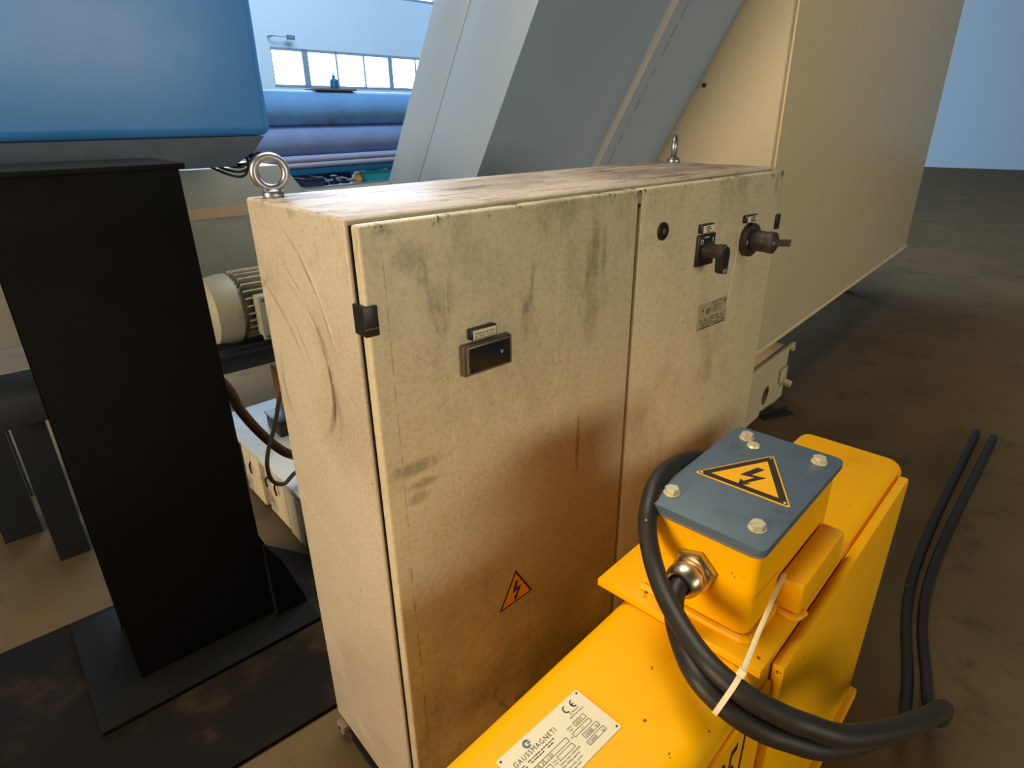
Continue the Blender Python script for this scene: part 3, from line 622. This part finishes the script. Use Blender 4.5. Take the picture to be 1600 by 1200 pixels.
# voltmeter
bm = B(); box(bm, .1335, .2195, -.037, -.0272, .9065, .9525, .003, 2); box(bm, .1355, .2175, -.040, -.037, .909, .951, .002, 2); vm = obj('voltmeter', bm, 'bezel', ca)
bm = B(); box(bm, .1405, .2125, -.0412, -.0401, .9125, .9475, .0008, 1); obj('screen', bm, 'glass', vm)
text('lettering', 'V', .0085, (.1945, -.0414, .9285), FX, FZ, 'white_ink', vm)
bm = B(); box(bm, .136, .1385, -.0405, -.0402, .911, .949); obj('edge_highlight', bm, 'chrome', vm, smooth=False)
def name_tag(x0, x1, z0, z1, lines, sz=None, ytop=-.036):
    bm = B(); box(bm, x0, x1, ytop, -.0272, z0, z1, .0018, 2); h = obj('label_holder', bm, 'black', ca)
    bm = B(); box(bm, x0+.0035, x1-.0025, ytop-.0006, ytop-.0001, z0+.0018, z1-.0022); obj('label_card', bm, 'paper', h, smooth=False)
    if sz:
        for k, l in enumerate(lines): text('lettering', l, sz, ((x0+x1)/2+.0005, ytop-.0007, z1-.0085-k*sz*1.08), FX, FZ, 'ink', h, 'CENTER', .95, .0001)
    else:
        f = front(ytop-.0007, x0+.0035, z0); n = len(lines)
        for k, (a, b) in enumerate(lines):
            v = (z1-z0)*(1-.30-.22*k); u = a
            while u < b: w = random.uniform(.0012, .003); f.rect(u, min(u+w, b), v-.0011, v+.0011, 0, .0002); u += w+.0008
        obj('print', f.bm, 'ink', h, smooth=False)
name_tag(.1478, .1935, .9565, .9725, ['TENSIONE BATTERIE', 'BATTERIES VOLTAGE'], .0040)
name_tag(.6885, .7290, 1.0325, 1.0490, [(.010, .022), (.008, .026), (.012, .022)])
name_tag(.8460, .8875, 1.0335, 1.0490, [(.010, .030), (.010, .028), (.009, .031)])
# round quarter-turn lock
bm = B(); lathe(bm, (.5775, -.0272, 1.0505), (0, -1, 0), [(.0155, 0), (.0155, .002), (.0135, .0035), (.0105, .0035), (.0095, .0015), (0, .0015)], 28); lk = obj('door_lock', bm, 'black', d2)
bm = B(); lathe(bm, (.5775, -.0287, 1.0505), (0, -1, 0), [(.0058, 0), (.0058, .0028), (.0035, .0028), (.0035, .001), (0, .001)], 16); box(bm, .5745, .5805, -.0302, -.0288, 1.0495, 1.0515); obj('lock_insert', bm, 'chrome', lk)
# square selector with key lever
bm = B(); box(bm, .6865, .7425, -.0325, -.0272, .9705, 1.0295, .0012, 2); ks = obj('key_switch', bm, 'black', ca)
f = front(-.0327, .6865, .9705); f.arc(.011, .046, .0032, .0046, 0, 2*PI, 18); f.rect(.0465, .048, .042, .051)
u = .018
while u < .034: f.rect(u, u+.0013, .0525, .0545); u += .0018
obj('print', f.bm, 'white_ink', ks, smooth=False)
bm = B(); lathe(bm, (.7145, -.0328, 1.0), (0, -1, 0), [(.017, 0), (.0165, .008), (.0135, .010), (.0128, .022), (.015, .028), (.015, .036), (.010, .040), (0, .041)], 28); obj('knob', bm, 'brownblack', ks)
bm = B(); prism(bm, rounded([(.7055, .968), (.7095, .961), (.7205, .961), (.7245, .970), (.7265, 1.002), (.720, 1.0115), (.709, 1.0115), (.7025, 1.001)], .003), 1, -.0755, -.0600, .002)
obj('lever', bm, 'black', ks)
bm = B(); lathe(bm, (.7135, -.0758, .968), (0, -1, 0), [(.0062, 0), (.0062, .003), (.0036, .0035), (.003, .0015), (0, .0015)], 16); obj('key_barrel', bm, 'chrome', ks)
bm = B(); box(bm, .718, .7225, -.0775, -.0760, .962, .975, .0008, 1); obj('padlock_tab', bm, 'chrome', ks)
# rotary main switch
bm = B(); lathe(bm, (.876, -.0272, .998), (0, -1, 0), [(.0335, 0), (.0335, .010), (.031, .0125), (.020, .0125)], 40); rs = obj('rotary_switch', bm, 'brownblack', ca)
bm = B(); lathe(bm, (.876, -.0398, .998), (0, -1, 0), [(.0195, 0), (.0205, .006), (.0205, .026), (.0195, .030), (.0215, .032), (.0215, .043), (.017, .046), (0, .046)], 32); obj('knob', bm, 'brownblack', rs)
bm = B(); L_ = Matrix.Translation((.874, -.082, .998)) @ Matrix.Rotation(math.radians(-48), 4, 'Z')
box(bm, -.004, .034, -.0030, .0030, -.0065, .0070, .001, 1, mat=L_); obj('handle', bm, 'brownblack', rs)
bm = B(); lathe(bm, (.871, -.0835, .9985), (0, -1, 0), [(.0055, 0), (.0055, .003), (.003, .0048), (0, .005)], 14); obj('handle_screw', bm, 'bezel', rs)
f = front(-.0400, .8505, .996); f.rect(0, .003, -.004, .004, -.0008, .0011); obj('print', f.bm, 'white_ink', rs, smooth=False)
# rating plate
bm = B(); prism(bm, [(.7205, .8335), (.8265, .8350), (.8215, .8905), (.7180, .8885)], 1, -.0278, -.0272); rp = obj('rating_plate', bm, 'sticker', ca, smooth=False)
f = front(-.02785, .7205, .8345)
f.arc(.013, .036, .0035, .0068, -2.6, 2.6, 16)
f.poly([(.0095, .040), (.0165, .040), (.020, .050), (.0155, .0455)]); obj('logo', f.bm, 'orange', rp, smooth=False)
text('lettering', 'ign', .017, (.7460, -.0279, .8680), FX, FZ, 'ink', rp)
text('lettering', 'CE', .011, (.8080, -.0279, .8795), FX, FZ, 'ink', rp)
f = front(-.02785, .7205, .8345); random.seed(11)
def scribble(f, u0, u1, v, h=.0016, dense=.75):
    u = u0
    while u < u1:
        w = random.uniform(.0012, .0045)
        if random.random() < dense: f.rect(u, min(u+w, u1), v-h/2, v+h/2)
        u += w+random.uniform(.0006, .0016)
for k in range(6): scribble(f, .048, .082, .0525-k*.0042, .0013)
for k in range(5): scribble(f, .006, .100, .0225-k*.0046, .0015, .8)
f.rect(.003, .103, .0025, .0033)
obj('print', f.bm, 'ink', rp, smooth=False)
# small triangular warning sticker, lower left door
tri = [(.2297, .5150), (.2690, .4480), (.1910, .4430)]
bm = B(); prism(bm, tri, 1, -.0276, -.0272); ws = obj('warning_sign', bm, 'ink', ca, smooth=False)
cx_, cz_ = sum(a for a, b in tri)/3, sum(b for a, b in tri)/3
bm = B(); prism(bm, [(cx_+(a-cx_)*.84, cz_+(b-cz_)*.84) for a, b in tri], 1, -.0279, -.02765); obj('yellow_field', bm, 'signyellow', ws, smooth=False)
f = front(-.02795, cx_+.001, cz_+.002); f.poly(lightning(.042)); obj('lightning_symbol', f.bm, 'ink', ws, smooth=False)
# lifting eyes: hex foot, collar and ring
def eyebolt(x, y, nrm, lbl):
    n = Vector((nrm[0], nrm[1], 0)).normalized(); s = Vector((n.y, -n.x, 0))
    bm = B(); lathe(bm, (x, y, H+.0003), (0, 0, 1), [(.0150, 0), (.0155, .002), (.0150, .007), (.0125, .010), (.006, .012)], 20)
    cz = H+.0345; R, r = .0220, .0056; nu, nv = 40, 14
    rings = [[bm.verts.new(Vector((x, y, cz))+s*math.cos(a)*(R+r*math.cos(b)*1.05)+Vector((0, 0, 1))*math.sin(a)*(R+r*math.cos(b)*1.05)+n*r*math.sin(b)*1.15) for b in [2*PI*j/nv for j in range(nv)]] for a in [2*PI*i/nu for i in range(nu)]]
    for i in range(nu):
        for j in range(nv): bm.faces.new((rings[i][j], rings[(i+1) % nu][j], rings[(i+1) % nu][(j+1) % nv], rings[i][(j+1) % nv]))
    return obj('eyebolt', bm, 'eyesteel', ca)
eyebolt(.030, .275, (-.30, -.95), '')
eyebolt(.985, .245, (.55, -.85), '')
# foot bracket under the left end
for ya_ in (.03, .25): bm = B(); box(bm, .02, .98, ya_, ya_+.025, 0.0, .0495); obj('plinth_rail', bm, 'blacksteel', ca, smooth=False)
bm = B(); box(bm, -.012, .03, .262, .292, .022, .046, .004); bracket = obj('foot_bracket', bm, 'board', ca)
bm = B(); box(bm, .0, .018, .03, .25, .014, .046, .002); obj('foot_rail', bm, 'blacksteel', ca)
bm = B(); cyl(bm, (-.0125, .277, .036), (-.0135, .277, .036), .005, 14); obj('bracket_hole', bm, 'seal', bracket)

# ------------------------------------------------------------------ yellow lifting magnet beam
A5 = math.radians(5.0); bx = Vector((math.cos(A5), math.sin(A5), 0)); by = Vector((-math.sin(A5), math.cos(A5), 0))
O5 = Vector((.268, -.418, 0))                                # front left foot of the junction box
B5 = Matrix.Translation(O5) @ Matrix.Rotation(A5, 4, 'Z')
mb = empty('lifting_magnet_beam', O5, A5, 'yellow lifting magnet beam standing in front of the cabinet', 'lifting beam')
def yob(name, bm, mat, parent=mb, **k): bm.transform(B5); return obj(name, bm, mat, parent, **k)
TOP = .612
# beam cross-section (local y, z): flat top, rolled edges, sides
sec = [(.172, .03), (.172, .578)] + [(.172-.030*(1-math.cos(t)), .578+.034*math.sin(t)) for t in [PI/2*k/6 for k in range(1, 7)]]
sec += [(-.001, TOP)] + [(-.001-.029*math.sin(t), .584+.028*math.cos(t)) for t in [PI/2*k/6 for k in range(1, 6)]] + [(-.030, .575), (-.030, .03)]
bm = B(); prism(bm, sec, 0, -.95, .645); bd = yob('beam_body', bm, 'yellow')
bm = B(); prism(bm, [(-.036, .035), (-.036, .572), (-.0305, .572), (-.0305, .035)], 0, -.95, .016); yob('side_plate', bm, 'yellow', smooth=False)
bm = B(); box(bm, .020, .62, -.048, -.0305, .035, .598, .006, 2); yob('side_pad', bm, 'yellow')
bm = B(); box(bm, -.95, .645, -.06, .19, .0, .0295, .004); yob('shoe', bm, 'yellow')
bm = B(); box(bm, -.030, .30, -.034, .205, TOP+.0005, TOP+.0130, .0018, 2); fl = yob('flange', bm, 'yellow')
FT = TOP+.013
# junction box with rounded corners
bm = B(); prism(bm, rounded([(0, 0), (.272, 0), (.272, .150), (0, .150)], .016, 5), 2, FT+.0003, .7545); yob('junction_box', bm, 'yellow')
bm = B(); tube(bm, [(-.003, .150, FT+.003), (-.003, .02, FT+.003), (.0, .002, FT+.004), (.016, -.003, FT+.003), (.12, -.003, FT+.003)], .0055, 8, 6); yob('weld_bead', bm, 'yellow')
bm = B(); prism(bm, rounded([(-.004, -.004), (.277, -.004), (.277, .154), (-.004, .154)], .016, 5), 2, .7548, .7595); yob('gasket', bm, 'gasket')
bm = B(); prism(bm, rounded([(-.005, -.006), (.278, -.006), (.278, .156), (-.005, .156)], .012, 4), 2, .7598, .7700, .0012); cv = yob('cover_plate', bm, 'bluecover')
bl = None
for k, (u, v, rt) in enumerate(((.032, .136, .2), (.245, .128, .6), (.034, .020, .45), (.245, .020, .9))):
    bm = B(); lathe(bm, (u, v, .7703), (0, 0, 1), [(.0112, 0), (.0112, .0014), (.006, .0015)], 24)
    lathe(bm, (u, v, .7719), (0, 0, 1), [(.0094, 0), (.0098, .0006), (.0098, .0062), (.0088, .0072), (0, .0073)], 6, phase=rt)
    yob('hex_bolt', bm, 'boltsteel', cv)
bm = B(); lathe(bm, (.228, .110, .7703), (0, 0, 1), [(.0100, 0), (.0100, .001), (.0085, .0035), (.004, .0038), (0, .0038)], 18); yob('loose_washer', bm, 'boltsteel', cv)
# warning triangle on the cover
Binv = B5.inverted()
tri = [Binv @ Vector((.3554, -.2702, 0)), Binv @ Vector((.4794, -.3238, 0)), Binv @ Vector((.3697, -.4032, 0))]
tri = [(p.x, p.y) for p in tri]; c_ = Vector((sum(a for a, b in tri)/3, sum(b for a, b in tri)/3))
def sc(k): return [tuple(c_+(Vector(q)-c_)*k) for q in tri]
bm = B(); prism(bm, rounded(sc(1.0), .006), 2, .7702, .7712); wt = yob('warning_sign', bm, 'signyellow', cv, smooth=False)
bm = B(); prism(bm, rounded(sc(.945), .005), 2, .77125, .7715); yob('black_border', bm, 'ink', wt, smooth=False)
bm = B(); prism(bm, rounded(sc(.70), .001), 2, .77155, .7718); yob('yellow_field', bm, 'signyellow', wt, smooth=False)
# the symbol's up direction points from the bottom edge to the apex (rightmost corner in the beam's run)
apex = Vector(tri[1]); up2 = (apex-(Vector(tri[0])+Vector(tri[2]))/2).normalized(); rt2 = Vector((up2.y, -up2.x))
f = Flat(B5 @ Vector((c_.x-.003*up2.x, c_.y-.003*up2.y, .77185)), (B5.to_3x3() @ Vector((rt2.x, rt2.y, 0))), (B5.to_3x3() @ Vector((up2.x, up2.y, 0))))
f.poly(lightning(.062)); obj('lightning_symbol', f.bm, 'ink', wt, smooth=False)
for q in sc(.86):
    bm = B(); lathe(bm, (q[0], q[1], .7716), (0, 0, 1), [(.0028, 0), (.0026, .0012), (.0012, .0018), (0, .0018)], 12); yob('rivet', bm, 'chrome', wt)
# cable gland on the left face
G = (-.0005, .0755, .6985)
bm = B(); lathe(bm, G, (-1, 0, 0), [(.0255, 0), (.0255, .0008), (.030, .0009), (.0305, .003), (.0305, .0085), (.0285, .0105), (.020, .0105)], 6, phase=.3); gl = yob('cable_gland', bm, 'nickel')
bm = B(); lathe(bm, (G[0]-.0107, G[1], G[2]), (-1, 0, 0), [(.0225, 0), (.0230, .001), (.0230, .009), (.0215, .010), (.0215, .0115), (.0235, .013), (.0235, .020), (.0215, .027), (.0175, .0310), (.0150, .0310), (.0145, .027)], 36); yob('gland_cap', bm, 'nickel', gl)
bm = B(); lathe(bm, (G[0]-.0365, G[1], G[2]), (-1, 0, 0), [(.0142, 0), (.0142, .003), (.0125, .004)], 24); yob('seal_ring', bm, 'seal', gl)
# lug block beside the junction box
bm = B(); box(bm, .085, .245, -.034, -.0012, FT+.0005, FT+.052, .004, 2); yob('lug', bm, 'yellow')
bm = B(); tube(bm, [(.082, -.004, FT+.001), (.081, -.030, FT+.002), (.10, -.037, FT+.002)], .005, 8, 6); yob('weld_bead', bm, 'yellow')
# maker's plate on the top, text along the beam
po = Vector((-.0605, -.3215, TOP+.0003)); pxv = Vector((.0680+.0605, -.3169+.3215, 0)); PW = pxv.length; pxv.normalize(); pyv = Vector((-pxv.y, pxv.x, 0)); PH = .0670
f = Flat(po, pxv, pyv); f.poly(rounded([(0, -PH), (PW, -PH), (PW, 0), (0, 0)], .002), 0, .0008); mp_ = obj('maker_plate', f.bm, 'paper', mb, smooth=False); mp_['label'] = 'cream riveted plate with maker lettering'
def pt(u, v): return po+pxv*u+pyv*v+Vector((0, 0, .00085))
for (u, v) in ((.004, -.004), (PW-.004, -.004), (PW-.004, -PH+.004), (.004, -PH+.004)):
    bm = B(); lathe(bm, pt(u, v), (0, 0, 1), [(.0014, 0), (.0012, .0006), (0, .0007)], 10); obj('rivet', bm, 'ink', mp_)
def ptx(s, u, v, size, align='LEFT', sp=1.0, sq=1.0): text('lettering', s, size, pt(u, v), pxv, pyv, 'ink', mp_, align, sp, .0001, 0, sq)
ptx('GAUSSMAGNETI', .0105, -.0205, .0088, 'LEFT', 1.25, .82)
f = Flat(pt(.038, -.0085), pxv, pyv); f.arc(0, 0, .0026, .0050, .5, 2*PI-.9, 18); f.rect(.0008, .0046, -.0012, .0006); obj('logo', f.bm, 'bluecover', mp_, smooth=False)
f = Flat(pt(0, 0), pxv, pyv)
f.arc(.1005, -.0100, .0036, .0050, PI*.5, PI*1.5, 12); f.arc(.1125, -.0100, .0036, .0050, PI*.5, PI*1.5, 12); f.rect(.1080, .1115, -.0107, -.0093)
scribble(f, .012, .068, -.0242, .0010, .95); scribble(f, .012, .060, -.0272, .0010, .95)
for (u0, u1, v0, v1) in ((.004, .074, -.0385, -.0325), (.050, .074, -.0470, -.0412), (.092, .110, -.0320, -.0262), (.082, .110, -.0400, -.0345), (.089, .113, -.0490, -.0430), (.086, .114, -.0575, -.0515), (.004, .040, -.0470, -.0412)):
    f.outline(u0, u1, v0, v1, .0004)
obj('print', f.bm, 'ink', mp_, smooth=False)
ptx('via Scaroni', .098, -.0180, .0034); ptx('BRESCIA ITALIA', .0945, -.0220, .0032)
ptx('Anno', .0815, -.0285, .0034); ptx('Year', .0815, -.0320, .0034); ptx('2024', .094, -.0308, .0050, 'LEFT', 1.1)
ptx('4 EB 35.120', .020, -.0375, .0056, 'LEFT', 1.1); ptx('/ /', .094, -.0392, .0046); ptx('W', .0775, -.0390, .0034)
ptx('Volt', .0425, -.0438, .0032); ptx('Vdc', .0425, -.0470, .0032)
ptx('Carico max. sollevabile', .046, -.0510, .0034); ptx('Max. lifting capacity', .046, -.0548, .0034)
ptx('Carico max. prova', .046, -.0595, .0034); ptx('Max. test load', .046, -.0632, .0034)
ptx('10000', .0905, -.0480, .0050); ptx('kg', .1075, -.0475, .0036); ptx('13000', .0875, -.0565, .0050); ptx('kg', .1085, -.0560, .0036)
# stencilled characters on the beam's front side
text('stencil_lettering', '051', .124, B5 @ Vector((-.128, -.0364, .462)), bx, (0, 0, 1), 'ink', mb, 'LEFT', 1.0, .0002, 0, .5)

# ------------------------------------------------------------------ cables and tie
c1 = [(.50, -.215, .70), (.441, -.2350, .735), (.4119, -.2380, .7571), (.3524, -.2400, .7709), (.297, -.2500, .7724), (.2520, -.2703, .761), (.2288, -.2874, .7424), (.2092, -.3134, .7179), (.1883, -.3484, .7009), (.1664, -.3932, .6905), (.1521, -.4343, .6855), (.155, -.4718, .675), (.171, -.5011, .6611), (.1922, -.5273, .6477), (.2414, -.5585, .618), (.3725, -.5927, .5565), (.55, -.60, .44), (.78, -.58, .20), (1.05, -.52, .03), (1.5, -.40, .0125), (2.6, -.3, .0125)]
bm = B(); tube(bm, c1, .0122, 18, 8); o = obj('power_cable', bm, 'rubber'); tag(o, 'thick black rubber cable looping round the blue-lidded junction box', 'cable', 'black power cables tied together')
c2 = [(.2290, -.3455, .6985), (.2240, -.3460, .6985), (.2060, -.3502, .6930), (.1850, -.3660, .6799), (.1560, -.4000, .6745), (.1400, -.4290, .6700), (.1410, -.4590, .6580), (.1530, -.4884, .6440), (.1780, -.5150, .6270), (.2310, -.5460, .5950), (.3604, -.5760, .5354), (.53, -.575, .41), (.74, -.545, .18), (1.02, -.49, .03), (1.5, -.36, .0125), (2.6, -.24, .0125)]
bm = B(); tube(bm, c2, .0122, 18, 8); o = obj('power_cable', bm, 'rubber'); tag(o, 'thick black rubber cable entering the round metal gland of the junction box', 'cable', 'black power cables tied together')
ct = empty('cable_tie', (.1614, -.4621, .70), 0, 'white nylon cable tie round the two black cables', 'cable tie')
# strap ring round both cables, then the long free tail
q0 = Vector((.1500, -.4600, .6700))
S1, S2 = spline(c1, 24), spline(c2, 24)
i1 = min(range(1, len(S1)-1), key=lambda i: (S1[i]-q0).length); i2 = min(range(len(S2)), key=lambda i: (S2[i]-S1[i1]).length)
P1, P2 = S1[i1], S2[i2]; dirv = (S1[i1+1]-S1[i1-1]).normalized()
P2 = P2-dirv*(P2-P1).dot(dirv); ctr = (P1+P2)/2; e1_ = (P1-P2).normalized(); e2_ = dirv.cross(e1_); hl = (P1-P2).length/2; rr = .0127
loop = [ctr+e1_*(hl+rr*math.cos(a))+e2_*rr*math.sin(a) for a in [-PI/2+PI*k/14 for k in range(15)]]+[ctr+e1_*(-hl+rr*math.cos(a))+e2_*rr*math.sin(a) for a in [PI/2+PI*k/14 for k in range(15)]]
bm = B(); rings = []
for q in loop:
    nn = (q-ctr); nn = (nn-dirv*nn.dot(dirv)); c_0 = ctr+e1_*max(-hl, min(hl, nn.dot(e1_))); nn = (q-c_0).normalized()
    rings.append([bm.verts.new(q+dirv*a+nn*b) for a, b in ((-.0028, 0), (.0028, 0), (.0028, .0012), (-.0028, .0012))])
for i in range(len(rings)):
    A, C = rings[i], rings[(i+1) % len(rings)]
    for k in range(4): bm.faces.new((A[k], A[(k+1) % 4], C[(k+1) % 4], C[k]))
obj('strap', bm, 'tie', ct)
hd = P1+e1_*(rr+.0045)
bm = B(); box(bm, -.0045, .0045, -.0045, .0045, -.004, .004, .001, 1, mat=Matrix((dirv, e2_, e1_)).transposed().to_4x4()); bmesh.ops.translate(bm, verts=bm.verts[:], vec=hd); obj('tie_head', bm, 'tie', ct)
bm = B(); tube(bm, [hd+e1_*.003, hd.lerp(Vector((.3500, -.4185, .6860)), .33)+Vector((0, 0, .003)), hd.lerp(Vector((.3500, -.4185, .6860)), .66)+Vector((0, 0, .003)), (.3500, -.4185, .6860)], .003, 8, 8, flat=(.0028, .0009), up=(0.86, -.5, 0)); obj('tail', bm, 'tie', ct)
